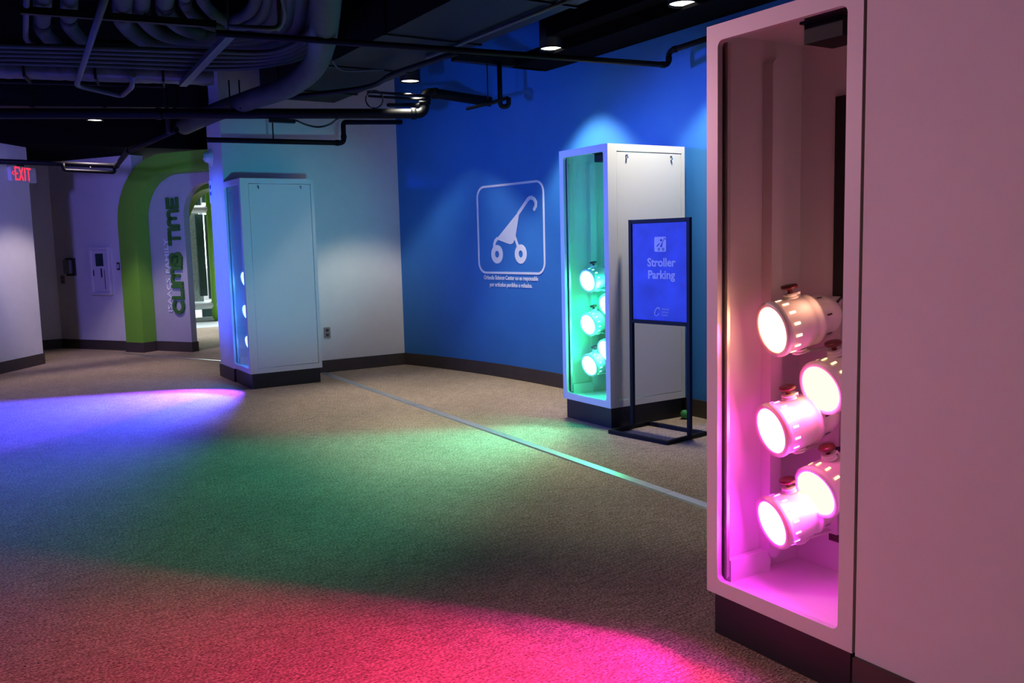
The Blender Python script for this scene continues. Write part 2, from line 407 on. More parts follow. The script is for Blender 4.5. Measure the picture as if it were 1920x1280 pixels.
txt = empty('wall_lettering', pplane(S1+.5, .55, LB), 'dark green raised letters running up the white inner portal', 'lettering')
z = .535
TSC = 1.02
for ch in 'CLIMB TIME':
    if ch == ' ': z += .10; continue
    wd, strokes = GL[ch]
    mb = MB(); f0, f1 = map_letter(2.405, z)
    for st in strokes: strips(mb, [(a*TSC, b*TSC) for a, b in st], .045, f0, f1)
    world_child(mb.build('letter', M['dgreen']), txt)
    z += wd*TSC
for wrd, z0 in (('ISAACS', .55), ('FAMILY', 1.085)):
    me = text_mesh(wrd, .105, .004, .001, 'LEFT', 1.42)
    ob = mesh_obj('small_lettering', me, M['decal'], None, basis(pplane(2.135, z0, LB+.006), (0, 0, 1), -PU)); world_child(ob, txt); ob['label'] = 'thin pale capitals beside the green letters'

# threshold strip in front of the arch
a0, a1 = on_z(232, 663, .0), on_z(416, 677, .0)
d = (a1-a0).normalized(); nrm = Vector((-d.y, d.x, 0))
mb = MB().prism([a0-nrm*.025, a1+d*.4-nrm*.025, a1+d*.4+nrm*.025, a0+nrm*.025], (0, 0, .006))
tag(mb.build('floor_threshold', M['alu']), 'thin metal carpet threshold in front of the green arch', 'threshold')

# ------------------------------------------------------------------ daylit hall beyond the arch
struct(MB().box((0, 26, -.1), (16, 26.2, 7)).build('wall_hall', M['white']), 'pale end wall of the daylit hall')
win = struct(MB().box((2.0, 25.90, .9), (13, 25.98, 6.5)).build('window_1', M['window']), 'bright daylight window beyond the arch')
for i in range(12):
    x = 2.0 + i*1.0
    world_child(MB().box((x-.05, 25.82, .9), (x+.05, 25.90, 6.5)).build('mullion', M['wtube']), win)
spot('hall_fill_light', (5.0, 19.0, 6.6), (-.1, .1, -1), 4000, (.82, .95, 1), 110, .5, 1.0)  # unseen spot added to brighten the hall like daylight
# climbing structure
def hall(u, v, depth_y):
    d = _F + _R*((u-960)/FPX) - _U*((v-640)/FPX); return CAM + d*(depth_y/d.y)
tower = empty('climbing_tower', hall(385, 640, 18) * 1, 'climbing tower of green posts and white tubes beyond the arch', 'play tower')
tower.location.z = 0
def tchild(mb, name, mat): return world_child(mb.build(name, mat), tower)
gp = hall(398, 500, 18.0)
tchild(MB().tube([(gp.x, gp.y, .0), (gp.x, gp.y, 4.2)], .055, 12), 'post', M['green'])
gp2 = hall(352, 500, 18.0)
tchild(MB().tube([(gp2.x, gp2.y, .0), (gp2.x, gp2.y, 4.2)], .055, 12), 'post', M['green'])
for v in (392, 571, 600):
    zz = z_at(gp, v); tchild(MB().tube([(gp2.x-.4, gp2.y+.03, zz), (gp.x+.7, gp.y+.03, zz)], .075, 12), 'rail', M['wtube'])
for (u0, u1, v0, v1) in ((366, 376, 250, 385), (377, 383, 250, 385), (387, 397, 250, 380), (372, 386, 402, 555), (389, 396, 402, 560), (374, 397, 578, 598)):
    p0, p1 = hall(u0, 500, 18.35), hall(u1, 500, 18.35)
    tchild(MB().box((p0.x, 18.33, z_at(p0, v1)), (p1.x, 18.40, z_at(p0, v0))), 'panel', M['teal'])
p0, p1 = hall(360, 500, 18.6), hall(378, 500, 18.6)
tchild(MB().box((p0.x, 18.58, .2), (p1.x, 18.62, 4.2)), 'net', M['mesh'])

# ------------------------------------------------------------------ light cabinets
CW, CD, CH, CB = .748, .602, 2.093, .155      # x, y, height, body underside
def light_cabinet(x0, y0, label, door=True, depth=CD):
    c = empty('light_cabinet', (x0, y0, 0), label, 'cabinet')
    def P(mb, name, mat, par=c, bev=0): return mb.build(name, mat, par, bev)
    t = .022
    # glazed front ring (x = 0 plane), rounded opening
    oy0, oy1, oz0, oz1 = .052, depth-.05, .207, 2.040
    n = 5
    inn = rrect(oy0, oz0, oy1, oz1, .022, n)
    out = []
    for (a, b) in inn:     # matching points on the outer rectangle
        ca, cb = (oy0+oy1)/2, (oz0+oz1)/2
        out.append((a, b))
    k = n+1
    corners = [(depth, CH), (0, CH), (0, CB), (depth, CB)]
    out = []
    for q in range(4):
        for j in range(k): out.append(corners[q])
    # spread so that no quad degenerates badly
    mb = MB()
    inner3 = [(0, a, b) for a, b in inn]; N = len(inn)
    vs = [Vector(p) for p in inner3] + [Vector((0, *cc)) for cc in corners] + [Vector((t, a, b)) for _, a, b in inner3] + [Vector((t, *cc)) for cc in corners]
    fs = []
    b2 = N+4
    for q in range(4):
        for j in range(n):
            i0 = q*k+j; fs += [(i0, i0+1, N+q), (b2+i0+1, b2+i0, b2+N+q)]
        i0 = q*k+n; i1 = ((q+1) % 4)*k
        fs += [(i0, i1, N+(q+1) % 4, N+q), (b2+i1, b2+i0, b2+N+q, b2+N+(q+1) % 4)]
        fs += [(N+q, N+(q+1) % 4, b2+N+(q+1) % 4, b2+N+q)]
    for i in range(N):
        j = (i+1) % N; fs.append((i, b2+i, b2+j, j))
    mb.add(vs, fs); P(mb, 'front_frame', M['laminate'])
    P(MB().box((t, depth-t, CB), (CW, depth, CH)), 'side_panel', M['laminate'])
    P(MB().box((CW-t, t, CB), (CW, depth-t, CH)), 'back_panel', M['laminate'])
    P(MB().box((t, t, CH-t), (CW-t, depth-t, CH)), 'top_panel', M['laminate'])
    P(MB().box((t, t, CB), (CW-t, depth-t, CB+.032)), 'bottom_panel', M['laminate'])
    P(MB().box((.445, t, CB+.032), (.458, depth-t, CH-t)), 'inner_panel', M['laminate'])
    # door side: frame of four rails with a recessed seam around the door
    dx0, dx1, dz0, dz1 = .082, CW-.034, .206, 2.042
    g = .004
    P(MB().ring([(t, 0, CB), (CW, 0, CB), (CW, 0, CH), (t, 0, CH)], [(dx0, 0, dz0), (dx1, 0, dz0), (dx1, 0, dz1), (dx0, 0, dz1)], (0, t, 0)), 'door_frame', M['laminate'])
    dr = P(MB().box((dx0+g, .003, dz0+g), (dx1-g, t, dz1-g)), 'door', M['laminate'])
    if door:
        for lx in (.178, .610):
            lk = MB().lathe([(-.004, 0), (-.004, .009), (.004, .011), (.004, 0)], 16, Matrix.Translation((lx, .001, 2.014)) @ Matrix.Rotation(math.pi/2, 4, 'Z'))
            lk.box((lx-.006, -.012, 1.990), (lx+.006, .003, 2.006)); P(lk, 'lock', M['chrome'], dr)
    P(MB().box((t+.001, oy0-.02, oz0-.02), (t+.007, oy1+.02, oz1+.02)), 'glass_pane', M['glass'])
    P(MB().box((.020, .020, 0), (CW-.02, depth-.02, CB)), 'plinth', M['plinth'])
    # inside: door stiffener with rounded ends, floor block, control box and rail
    pl = rrect(.245, .235, .302, 2.005, .028, 4)
    P(MB().prism([(a, depth-t-.045, b) for a, b in pl], (0, .0445, 0)), 'stiffener', M['laminate'])
    P(MB().box((.060, depth-t-.035, CB+.032), (.262, depth-t-.003, CB+.11)), 'floor_block', M['laminate'])
    P(MB().box((.10, .145, 1.985), (.235, .285, CH-t-.001)).box((.09, .135, 2.045), (.245, .295, 2.053)), 'control_box', M['black'])
    P(MB().box((.432, .355, .30), (.4445, .425, 1.87)), 'mounting_rail', M['plinth'])
    P(MB().box((.030, depth-.058, oz0+.004), (.052, depth-.030, oz1-.004)).box((.030, depth-.066, oz0+.004), (.034, depth-.058, oz1-.004)), 'glazing_channel', M['alu'])
    P(MB().lathe([(0, 0), (0, .018), (.012, .018), (.012, 0)], 16, Matrix.Translation((.055, depth-t-.014, 1.985)) @ Matrix.Rotation(math.pi/2, 4, 'Z')), 'latch', M['chrome'])
    P(MB().lathe([(0, 0), (0, .075), (.05, .075), (.055, .06), (.055, 0)], 24, Matrix.Translation((.385, .15, .285))), 'transformer', M['plinth'])
    return c

def lens_mat(name, col, s):
    return emat(name, tuple(x*s for x in col), 1)
def par_lamp(cx, cy, lx, ly, lz, yaw, pitch, lensm, label, group, energy, col, cone, blend=.3, beam=True):
    """theatre lamp; lens centre at cabinet + (lx,ly,lz), firing along -X turned by yaw (towards +Y) and pitched down"""
    root = empty('stage_lamp', (cx+lx, cy+ly, lz), label, 'lamp', group)
    # local frame: +X points backwards out of the lamp
    back = Vector((math.cos(pitch)*math.cos(yaw), -math.cos(pitch)*math.sin(yaw), math.sin(pitch)))
    side = Vector((0, 0, 1)).cross(back).normalized(); up = back.cross(side)
    R4 = Matrix((back, side, up)).transposed().to_4x4()
    def P(mb, name, mat, par=root): return mb.build(name, mat, par)
    ax = 1.18 if lx < .13 else 1
    prof = [(-.004, .083), (-.006, .089), (.004, .0935), (.012, .0935), (.014, .090), (.075, .088), (.080, .086), (.095, .087), (.098, .083), (.112, .083), (.115, .087), (.122, .087), (.125, .080), (.165, .074), (.19, .060), (.205, .045), (.215, .030), (.216, 0)]
    prof = [(a if a < .02 else a*ax, r) for a, r in prof]
    hs = P(MB().lathe(prof, 32, R4), 'housing', M['ivory'])
    P(MB().lathe([(-.0055, .078), (-.009, .080), (-.009, .091), (-.002, .0945), (.006, .0945)], 32, R4), 'rim', M['ivory'], hs)
    P(MB().disc(-.002, .0815, 32, R4), 'lens', lensm)
    # ventilation slots: glowing ring near the lens, dark ring near the back
    mbs = MB(); mbd = MB()
    for k in range(14):
        a = 2*math.pi*(k+.5)/14; Rk = R4 @ Matrix.Rotation(a, 4, 'X')
        mbs.add([Rk @ Vector(p) for p in ((.024, .0905, -.004), (.046, .0902, -.004), (.046, .0902, .004), (.024, .0905, .004))], [(0, 1, 2, 3)])
        if k % 2 == 0: mbd.add([Rk @ Vector(p) for p in ((.134*ax, .0806, -.002), (.152*ax, .0782, -.002), (.152*ax, .0782, .004), (.134*ax, .0806, .004))], [(0, 1, 2, 3)])
    tag(P(mbs, 'lit_slots', lensm, hs), kind='stuff'); tag(P(mbd, 'dark_slots', M['slot'], hs), kind='stuff')
    # yoke fixed to the inner panel, knobs above and below
    xb = .431 - lx
    for sg in (1, -1):
        piv = R4 @ Vector((.085, 0, .1005*sg)); zb = .085*sg
        wv = side*.013
        pth = [piv - back*.02, piv + back*.03, Vector((piv.x+.06, 0, zb)), Vector((xb-.012, 0, zb))]
        for a, b in zip(pth[:-1], pth[1:]):
            th = Vector((0, 0, .004))
            P(MB().add([a-wv-th, a+wv-th, b+wv-th, b-wv-th, a-wv+th, a+wv+th, b+wv+th, b-wv+th],
                       [(0,3,2,1),(4,5,6,7),(0,1,5,4),(1,2,6,5),(2,3,7,6),(3,0,4,7)]), 'yoke_arm', M['ivory'])
        Rz = Matrix.Translation(R4 @ Vector((.085, 0, .087*sg))) @ R4.to_3x3().to_4x4() @ Matrix.Rotation(-math.pi/2*sg, 4, 'Y')
        P(MB().lathe([(0, .026), (.006, .026), (.007, .020), (.010, .020), (.011, .024), (.016, .024), (.016, 0)], 20, Rz), 'collar', M['ivory'])
        if sg > 0:
            P(MB().lathe([(.016, .008), (.034, .008), (.034, .026), (.038, .029), (.045, .027), (.047, .010), (.047, 0)], 16, Rz), 'knob', M['knob'])
    P(MB().box((xb-.012, -.032, -.095), (xb, .032, .095)), 'yoke_plate', M['ivory'])
    cb = R4 @ Vector((.21*ax, 0, .02))
    P(MB().tube(smooth_path([cb, cb+Vector((.02, -.02, .03)), Vector((xb-.01, -.05, .02))], 5), .0045, 7), 'cable', M['cable'])
    if beam:
        f = R4 @ Vector((-.02, 0, 0))
        s = spot('stage_lamp_beam', Vector((cx+lx, cy+ly, lz)) + f, -back, energy, col, cone, blend, .05)
    return root

SPOTS = [(.118, .412, 1.090, 'front column top'), (.116, .412, .749, 'front column middle'), (.124, .412, .426, 'front column bottom'), (.215, .292, .897, 'back column upper'), (.200, .294, .547, 'back column lower')]
def fill_cabinet(cx, cy, lens, yaw, word, energy, cols, cone, pitches, blend=.3):
    names = ['topmost lamp at the far side of the %s', 'middle lamp at the far side of the %s', 'lowest lamp at the far side of the %s', 'upper lamp at the near side of the %s', 'lower lamp at the near side of the %s']
    for i, (lx, ly, lz, _) in enumerate(SPOTS):
        if i > 2 and word == 'blue cabinet': lx -= .060
        par_lamp(cx, cy, lx, ly, lz, math.radians(yaw[i]), math.radians(pitches[i]), lens[i], 'white stage lamp with glowing lens, ' + names[i] % word, 'stage lamps in the ' + word, energy[i], cols[i], cone[i] if isinstance(cone, list) else cone, blend)

C1 = (2.436, 8.817); C2 = (4.0526, 5.1066); C3 = (2.1796, 1.6096)
light_cabinet(*C1, 'tall white display cabinet lit blue, standing against the white wall', depth=.600+.04)
light_cabinet(*C2, 'tall white display cabinet glowing green behind the stroller sign')
light_cabinet(*C3, 'nearest tall white cabinet with pink lamps behind glass at right', door=False)

red = (1, .015, .12)
fill_cabinet(*C3, [lens_mat('lens_warm', (1, .42, .24), 9), lens_mat('lens_pink', (1, .06, .42), 26), lens_mat('lens_magenta', (1, .03, .95), 40), lens_mat('lens_amber', (1, .62, .22), 4.6), lens_mat('lens_amber_low', (1, .62, .22), 4.6)],
             [14, 14, 14, 6, 6], 'pink cabinet', [115, 115, 120, 105, 105], [red, red, (1, .01, .50), red, red], 79, [11, 12, 13, 16, 18], .2)
gl = lens_mat('lens_green', (.06, 1, .42), 22)
fill_cabinet(*C2, [gl]*5, [-7]*5, 'green cabinet', [112, 102, 50, 112, 54], [(.10, 1, .65), (.06, 1, .85), (.10, 1, .65), (.18, 1, .45), (.10, 1, .65)], 76, [11, 12, 13, 16, 18], .75)
bl = lens_mat('lens_blue', (.07, .28, 1), 22)
fill_cabinet(*C1, [bl]*5, [-13, -15, -14, -28, -26], 'blue cabinet', [1000, 950, 330, 2300, 800], [(.03, .05, 1), (.04, .04, 1), (.36, .05, 1), (.02, .07, 1), (.14, .03, 1)], [56, 56, 60, 92, 92], [11, 12, 13, 14, 16], .25)
# point lights added inside each cabinet to imitate stray light from lamp vents
def spill(c_, z_, energy, col, x_=.17, y_=.30):
    l = bpy.data.lights.new('spill_fill_light', 'POINT'); l.energy = energy; l.color = col; l.shadow_soft_size = .03
    o_ = bpy.data.objects.new('spill_fill_light', l); COL.objects.link(o_); o_.location = (c_[0]+x_, c_[1]+y_, z_)
spill(C3, .50, 3.4, (1, .02, .85)); spill(C3, .84, 1.5, (1, .06, .42)); spill(C3, 1.20, .35, (1, .40, .26))
spill(C2, .60, 9, (.02, 1, .45)); spill(C2, 1.05, 8, (.02, 1, .48)); spill(C1, .55, 6, (.05, .25, 1)); spill(C1, 1.05, 7, (.03, .14, 1))

# ------------------------------------------------------------------ stroller parking sign
SW = Vector((.145, -.99, 0)).normalized(); SN = Vector((-SW.y, SW.x, 0)).normalized()
if SN.x > 0: SN = -SN
sign = empty('floor_sign', (4.235, 4.765, 0), 'blue poster in a black metal floor stand before the green cabinet', 'sign')
def sp(a, out, z): return SW*a + SN*out + Vector((0, 0, z))
def sbar(p, q, h=.014, up=None):
    p, q = Vector(p), Vector(q); d = (q-p).normalized(); u1 = Vector((0, 0, 1)) if abs(d.z) < .5 else SW; u2 = d.cross(u1).normalized(); u1 = u2.cross(d)
    return MB().prism([p+u1*h+u2*h, p-u1*h+u2*h, p-u1*h-u2*h, p+u1*h-u2*h], q-p)
HW = .264
for a in (-HW, HW): sbar(sp(a, 0, .03), sp(a, 0, 1.542)).build('post', M['black'], sign, .002)
for zz in (1.527, .807): sbar(sp(-HW+.014, 0, zz), sp(HW-.014, 0, zz)).build('crossbar', M['black'], sign, .002)
bx0, bx1 = -.17, .24
for a in (-HW, HW): sbar(sp(a, bx1+.014, .015), sp(a, bx0-.014, .015)).build('foot', M['black'], sign, .002)
for o_ in (bx0, bx1): sbar(sp(-HW+.014, o_, .015), sp(HW-.014, o_, .015)).build('foot', M['black'], sign, .002)
po = MB().prism([sp(-HW+.014, .004, .820), sp(HW-.014, .004, .820), sp(HW-.014, .004, 1.514), sp(-HW+.014, .004, 1.514)], -SN*.012).build('poster', M['poster'], sign)
def pos(a, z, o_=.005): return basis(sp(a, o_, z), SW, (0, 0, 1))
mesh_obj('lettering', text_mesh('Stroller', .083, .0008, .0024), M['posterw'], po, pos(.02, 1.232))
mesh_obj('lettering', text_mesh('Parking', .083, .0008, .0024), M['posterw'], po, pos(.02, 1.145))
fpo = lambda o_: (lambda a, b: sp(a, o_, b))
mb = MB(); solid(mb, rrect(-.055+.015, 1.310, .058+.015-.005, 1.415, .012), fpo(.0045), fpo(.0060)); mb.build('emblem', M['posterw'], po)
mb = MB()
q = lambda pts, s=1: [(.018+x, 1.36+y) for x, y in pts]
strips(mb, q([(-.034, -.012), (-.012, .006)]), .007, fpo(.0060), fpo(.0068))
solid(mb, q([(-.006, -.018), (.012, -.018), (.018, .018), (.008, .008)]), fpo(.0060), fpo(.0068))
solid(mb, q(arc(.004, .030, .009, 0, 330, 10)), fpo(.0060), fpo(.0068))
strips(mb, q([(.012, .004), (.030, .038)] + arc(.037, .034, .008, 150, -10, 5)), .0045, fpo(.0060), fpo(.0068))
for cx_ in (-.016, .022): strips(mb, q(arc(cx_, -.033, .0075, 0, 350, 12)), .005, fpo(.0060), fpo(.0068))
mb.build('emblem_figure', M['posterd'], po)
mb = MB()
el = [(-.018+.030*math.cos(t)*.75+.010*math.sin(t), .885+.030*math.sin(t)) for t in [math.radians(20+320*i/22) for i in range(23)]]
strips(mb, el, .004, fpo(.0045), fpo(.0058))
strips(mb, [(a*.8-.002, b*.85+.133) for a, b in el[2:14]], .003, fpo(.0045), fpo(.0058)); mb.build('logo_ring', M['posterw'], po)
for i, t in enumerate(('Orlando', 'Science', 'Center')):
    mesh_obj('logo_lettering', text_mesh(t, .020, .0006, 0, 'LEFT'), M['posterw'], po, pos(.022, .905-.021*i))

# green ball on the floor
bm = bmesh.new(); bmesh.ops.create_uvsphere(bm, u_segments=24, v_segments=14, radius=.036)
me = bpy.data.meshes.new('ball'); bm.to_mesh(me); bm.free()
for p in me.polygons: p.use_smooth = True
b = mesh_obj('ball', me, M['ball'])
bb = on_z(1285, 781, .0); b.location = (bb.x-.06, bb.y-.06, .036)
tag(b, 'small green ball on the carpet behind the sign stand', 'ball')
mb = MB().tube([(.0362*math.cos(t), .0362*math.sin(t)*.5, .0362*math.sin(t)*.866) for t in [2*math.pi*i/24 for i in range(25)]], .0012, 5, False)
mb.build('seam', M['dgreen'], b)

# ------------------------------------------------------------------ stroller symbol on the curved blue wall
mur = empty('stroller_symbol', (blue_x(7.63), 7.63, 1.5), 'pale stroller pictogram in a rounded frame on the blue wall', 'wall graphic')
YC = 7.635
def mw(a, b): y = YC-a; return Vector((blue_x(y)+.0122-.001, y, b))
def mwo(a, b): y = YC-a; return Vector((blue_x(y)+.0122-.005, y, b))
def mchild(mb, name): return world_child(mb.build(name, M['decal']), mur)
def dens(pts, step=.06):
    out = []
    for a, b in zip(pts[:-1], pts[1:]):
        n = max(1, int(math.hypot(b[0]-a[0], b[1]-a[1])/step))
        out += [(a[0]+(b[0]-a[0])*i/n, a[1]+(b[1]-a[1])*i/n) for i in range(n)]
    return out + [pts[-1]]
fr = rrect(-.545, 1.092, .54, 1.983, .11, 6); mb = MB(); fr = dens(fr+[fr[0]])
strips(mb, fr, .022, mw, mwo); mchild(mb, 'symbol_frame')
# pictogram points come from the 890x1280 enlargement of the graphic
def g(x, y):
    a = (x-118)/(740-118); return (-.545+1.085*a, 1.983-(y-(135-52*a))/((1070)-(135-52*a))*.891)
mb = MB()
strips(mb, dens([g(505, 425), g(595, 280)] + [g(x, y) for x, y in ((612, 262), (632, 258), (655, 275), (670, 310), (668, 350), (655, 382))]), .036, mw, mwo)
mchild(mb, 'handle')
mb = MB(); solid(mb, [g(490, 430), g(515, 418), g(470, 690), g(460, 720), g(448, 745), g(425, 756), g(398, 748), g(305, 706), g(285, 720), g(268, 712), g(300, 690)], mw, mwo); mchild(mb, 'seat')
mb = MB(); strips(mb, dens([g(300, 695), g(280, 720), g(270, 755), g(268, 800)]), .034, mw, mwo); mchild(mb, 'front_leg')
mb = MB(); strips(mb, dens([g(466, 665), g(480, 725), g(497, 790)]), .030, mw, mwo); mchild(mb, 'rear_leg')
for cx_, cy_ in ((294, 866), (519, 862)):
    c_ = g(cx_, cy_); mb = MB(); strips(mb, arc(c_[0], c_[1], .066, 0, 360, 26), .060, mw, mwo); mchild(mb, 'wheel')
mls = tag(empty('wall_text', (blue_x(7.63), 7.63, 1.02), None, None), 'two lines of small pale text below the stroller pictogram', 'lettering')
for i, t in enumerate(('Orlando Science Center no es responsable', 'por artículos perdidos o robados.')):
    me = text_mesh(t, .060, .001, .0016, 'CENTER', .86)
    for v in me.vertices:
        a, bz, dd = v.co.x, v.co.y, v.co.z
        p = mw(a-.02, 1.040-.072*i+bz); p.x -= .003+dd; v.co = p
    world_child(mesh_obj('text_line', me, M['decal']), mls)

# ------------------------------------------------------------------ floor strip
fs_ = empty('floor_strip', (3.3, 6, 0), 'long aluminium cover strip with screws crossing the carpet', 'floor strip')
P0, P1 = Vector((3.185, 1.2, 0)), Vector((3.425, 9.46, 0)); d = (P1-P0).normalized(); nn = Vector((d.y, -d.x, 0))
t6 = (6.93-1.2)/(9.46-1.2)
for (ta, tb) in ((0, .29), (.2905, t6), (t6+.0008, 1)):
    A = P0.lerp(P1, ta); B = P0.lerp(P1, tb)
    s_ = world_child(MB().prism([A-nn*.042, A-nn*.030+Vector((0,0,.007)), A+nn*.030+Vector((0,0,.007)), A+nn*.042], B-A).build('strip_length', M['alu']), fs_)
    L = (B-A).length; k = .15
    while k < L:
        for sg in (-1, 1):
            p = A + d*k + nn*.020*sg
            scm = MB().lathe([(0, .004), (.0015, .004), (.002, 0)], 8, Matrix.Translation(p+Vector((0, 0, .0068))) @ Matrix.Rotation(-math.pi/2, 4, 'Y'))
            sc = scm.build('screw', M['slotgrey'], s_); sc.matrix_parent_inverse = s_.matrix_parent_inverse.copy()
        k += .45

# ------------------------------------------------------------------ wall fittings
def plate_thing(name, label, cat, origin, ex, w_, h_, mat, dep=.008):
    """plate centred on origin; ex = direction along the wall, outward = ex x z"""
    ex = Vector(ex).normalized(); ez = Vector((0, 0, 1)); nrm_ = ex.cross(ez)
    root = empty(name, origin, label, cat)
    fn = lambda o_: (lambda a, b: ex*a + ez*b + nrm_*o_)
    mb = MB(); solid(mb, rrect(-w_/2, -h_/2, w_/2, h_/2, min(w_, h_)*.08, 3), fn(0), fn(dep)); mb.build('plate', mat, root)
    return root, fn
rt, fn = plate_thing('wall_outlet', 'beige power outlet low on the white wall beside the blue cabinet', 'outlet', (3.495, W1Y-.0005, .449), (1, 0, 0), .075, .118, M['plate'])
for zc in (.026, -.026):
    mb = MB(); solid(mb, rrect(-.018, zc-.015, .018, zc+.015, .008, 3), fn(.008), fn(.010)); s_ = mb.build('socket', M['slotgrey'], rt)
def purple(s, z_): return pplane(s, z_, .001)
PE = PU if PU.cross(Vector((0, 0, 1))).dot(PN) > 0 else -PU
rt, fn = plate_thing('light_switch', 'dark toggle switch with pale plate left of the green arch', 'switch', purple(1.31, 1.205), PE, .095, .15, M['plastic'])
mb = MB(); solid(mb, rrect(-.030, -.055, .030, .055, .006, 2), fn(.008), fn(.011)); mb.build('switch_recess', M['slotgrey'], rt)
mb = MB(); solid(mb, rrect(-.012, -.030, .014, .030, .004, 2), fn(.011), fn(.020)); mb.build('toggle', M['plastic'], rt)
rt, fn = plate_thing('wall_outlet', 'small outlet plate low beside the wall dispenser in the alcove', 'outlet', purple(.13, 1.02), PE, .09, .13, M['plate'])
for zc in (.026, -.026):
    mb = MB(); solid(mb, rrect(-.018, zc-.015, .018, zc+.015, .008, 3), fn(.008), fn(.010)); mb.build('socket', M['slotgrey'], rt)
# small steel dispenser
rt, fn = plate_thing('wall_dispenser', 'small dark steel dispenser on the alcove wall', 'dispenser', purple(.33, 1.205), PE, .20, .26, M['slotgrey'], .02)
mb = MB(); solid(mb, rrect(-.065, -.10, .065, .11, .02, 4), fn(.02), fn(.09)); mb.build('cover', M['stainless'], rt, .006)
mb = MB(); solid(mb, rrect(-.02, -.125, .02, -.10, .006, 3), fn(.03), fn(.07)); mb.build('nozzle', M['black'], rt)
# fire extinguisher cabinet
ec = empty('extinguisher_cabinet', purple(.965, 1.14), 'white wall cabinet with small window beside the green arch', 'wall cabinet')
fn = lambda o_: (lambda a, b: PE*a + Vector((0, 0, b)) + PN*o_)
mb = MB(); mb.ring([fn(0)(a, b) for a, b in ((-.20, -.345), (.20, -.345), (.20, .345), (-.20, .345))], [fn(0)(a, b) for a, b in ((-.15, -.30), (.15, -.30), (.15, .30), (-.15, .30))], PN*.05); mb.build('trim_frame', M['plastic'], ec, .008)
mb = MB()
mb.ring([fn(.0)(a, b) for a, b in ((-.148, -.298), (.148, -.298), (.148, .298), (-.148, .298))], [fn(.0)(a, b) for a, b in ((-.10, .07), (.08, .07), (.08, .25), (-.10, .25))], PN*.035); dr = mb.build('door', M['plastic'], ec)
mb = MB(); solid(mb, [(-.10, .07), (.08, .07), (.08, .25), (-.10, .25)], fn(.012), fn(.016)); mb.build('window_pane', M['teal'], dr)
mb = MB(); mb.box((0, 0, 0), (0, 0, 0)) if False else None
mb = MB(); solid(mb, rrect(.03, -.09, .045, .04, .006, 2), fn(.035), fn(.050)); mb.build('handle', M['slotgrey'], dr)
mb = MB(); solid(mb, rrect(.085, -.26, .095, .02, .004, 2), fn(.035), fn(.038)); mb.build('hinge', M['slotgrey'], dr)
mb = MB(); solid(mb, rrect(-.135, -.07, -.120, .02, .004, 2), fn(.035), fn(.042)); mb.build('catch', M['slotgrey'], dr)

# exit sign on the left wall
LA, LB_ = Vector((.376, 12.067, 0)), Vector((.899, 12.779, 0)); LD = (LB_-LA).normalized(); LN = Vector((LD.y, -LD.x, 0))
ex = empty('exit_sign', LA+LD*.70+Vector((0, 0, 2.39))+LN*.001, 'white exit sign with glowing red letters on the left wall', 'exit sign')
fn = lambda o_: (lambda a, b: LD*a + Vector((0, 0, b)) + LN*o_)
mb = MB(); solid(mb, rrect(-.235, -.095, .27, .095, .02, 3), fn(.0), fn(.05)); mb.build('housing', M['plastic'], ex, .006)
for st in ([[(-.105, .072), (-.155, .072), (-.155, -.072), (-.105, -.072)], [(-.155, 0), (-.115, 0)]], [[(-.075, .072), (-.008, -.072)], [(-.008, .072), (-.075, -.072)]], [[(.035, .072), (.035, -.072)]], [[(.070, .072), (.150, .072)], [(.110, .072), (.110, -.072)]]):
    mb = MB()
    for q_ in st: strips(mb, q_, .0185, fn(.050), fn(.0535))
    mb.build('letter', M['exit'], ex)
mb = MB(); strips(mb, [(-.192, .020), (-.216, 0), (-.192, -.020)], .010, fn(.050), fn(.053)); mb.build('arrow', M['exit'], ex)
mb = MB(); solid(mb, rrect(-.05, .095, .05, .16, .01, 3), fn(.0), fn(.04)); mb.build('mounting', M['black'], ex)

# dome strobe and small plaque on the wall end
st = empty('fire_strobe', (W1X-.001, 9.93, 2.39), 'round white alarm dome high on the blue-lit wall end', 'alarm')
MB().lathe([(0, 0), (0, .075), (-.02, .075), (-.025, .06), (-.055, .052), (-.075, .03), (-.08, 0)], 24).build('dome', M['plastic'], st)
MB().lathe([(.0005, .095), (-.010, .095), (-.012, .075)], 24).build('ring', M['plastic'], st)
MB().lathe([(-.0795, .012), (-.086, .010), (-.086, 0)], 12).build('lamp', M['chrome'], st)
rt, fn = plate_thing('wall_plaque', 'small pale plaque on the blue-lit wall end below the dome', 'plaque', (W1X-.0005, 9.985, 2.03), (0, -1, 0), .10, .24, M['decal'], .012)
for zc in (.05, -.02): 
    mb = MB(); solid(mb, rrect(-.03, zc-.02, .03, zc+.02, .004, 2), fn(.012), fn(.0135)); mb.build('mark', M['posterd'], rt)

# ------------------------------------------------------------------ downlights
def downlight(x, y, zb, h, label, energy, col=(1, .95, .80), size=90, group='ceiling downlights'):
    root = empty('downlight', (x, y, zb), label, 'ceiling light', group)
    Rz = Matrix.Rotation(-math.pi/2, 4, 'Y')
    MB().lathe([(h, 0), (h, .10), (0, .10), (0, .094), (.05, .090), (.05, .0)], 28, Rz).build('can', M['black'], root)
    MB().disc(.012, .0935, 28, Rz).build('diffuser', M['can'], root)
    MB().lathe([(-.002, .0945), (-.003, .101), (.012, .1015)], 28, Rz).build('trim_ring', M['black'], root)
    MB().tube([(0, 0, h), (0, 0, 3.62-zb)], .012, 8).build('stem', M['black'], root)
    spot('downlight_beam', (x, y, zb-.012), (0, 0, -1), energy, col, size, .35, .09)
downlight(4.386, 6.259, 3.0, .30, 'black can downlight above the green cabinet', 230)
downlight(3.961, 8.086, 3.0, .28, 'black can downlight near the corner of white and blue walls', 245)
downlight(4.396, 4.691, 3.0, .28, 'black can downlight nearest the pink cabinet top', 180)
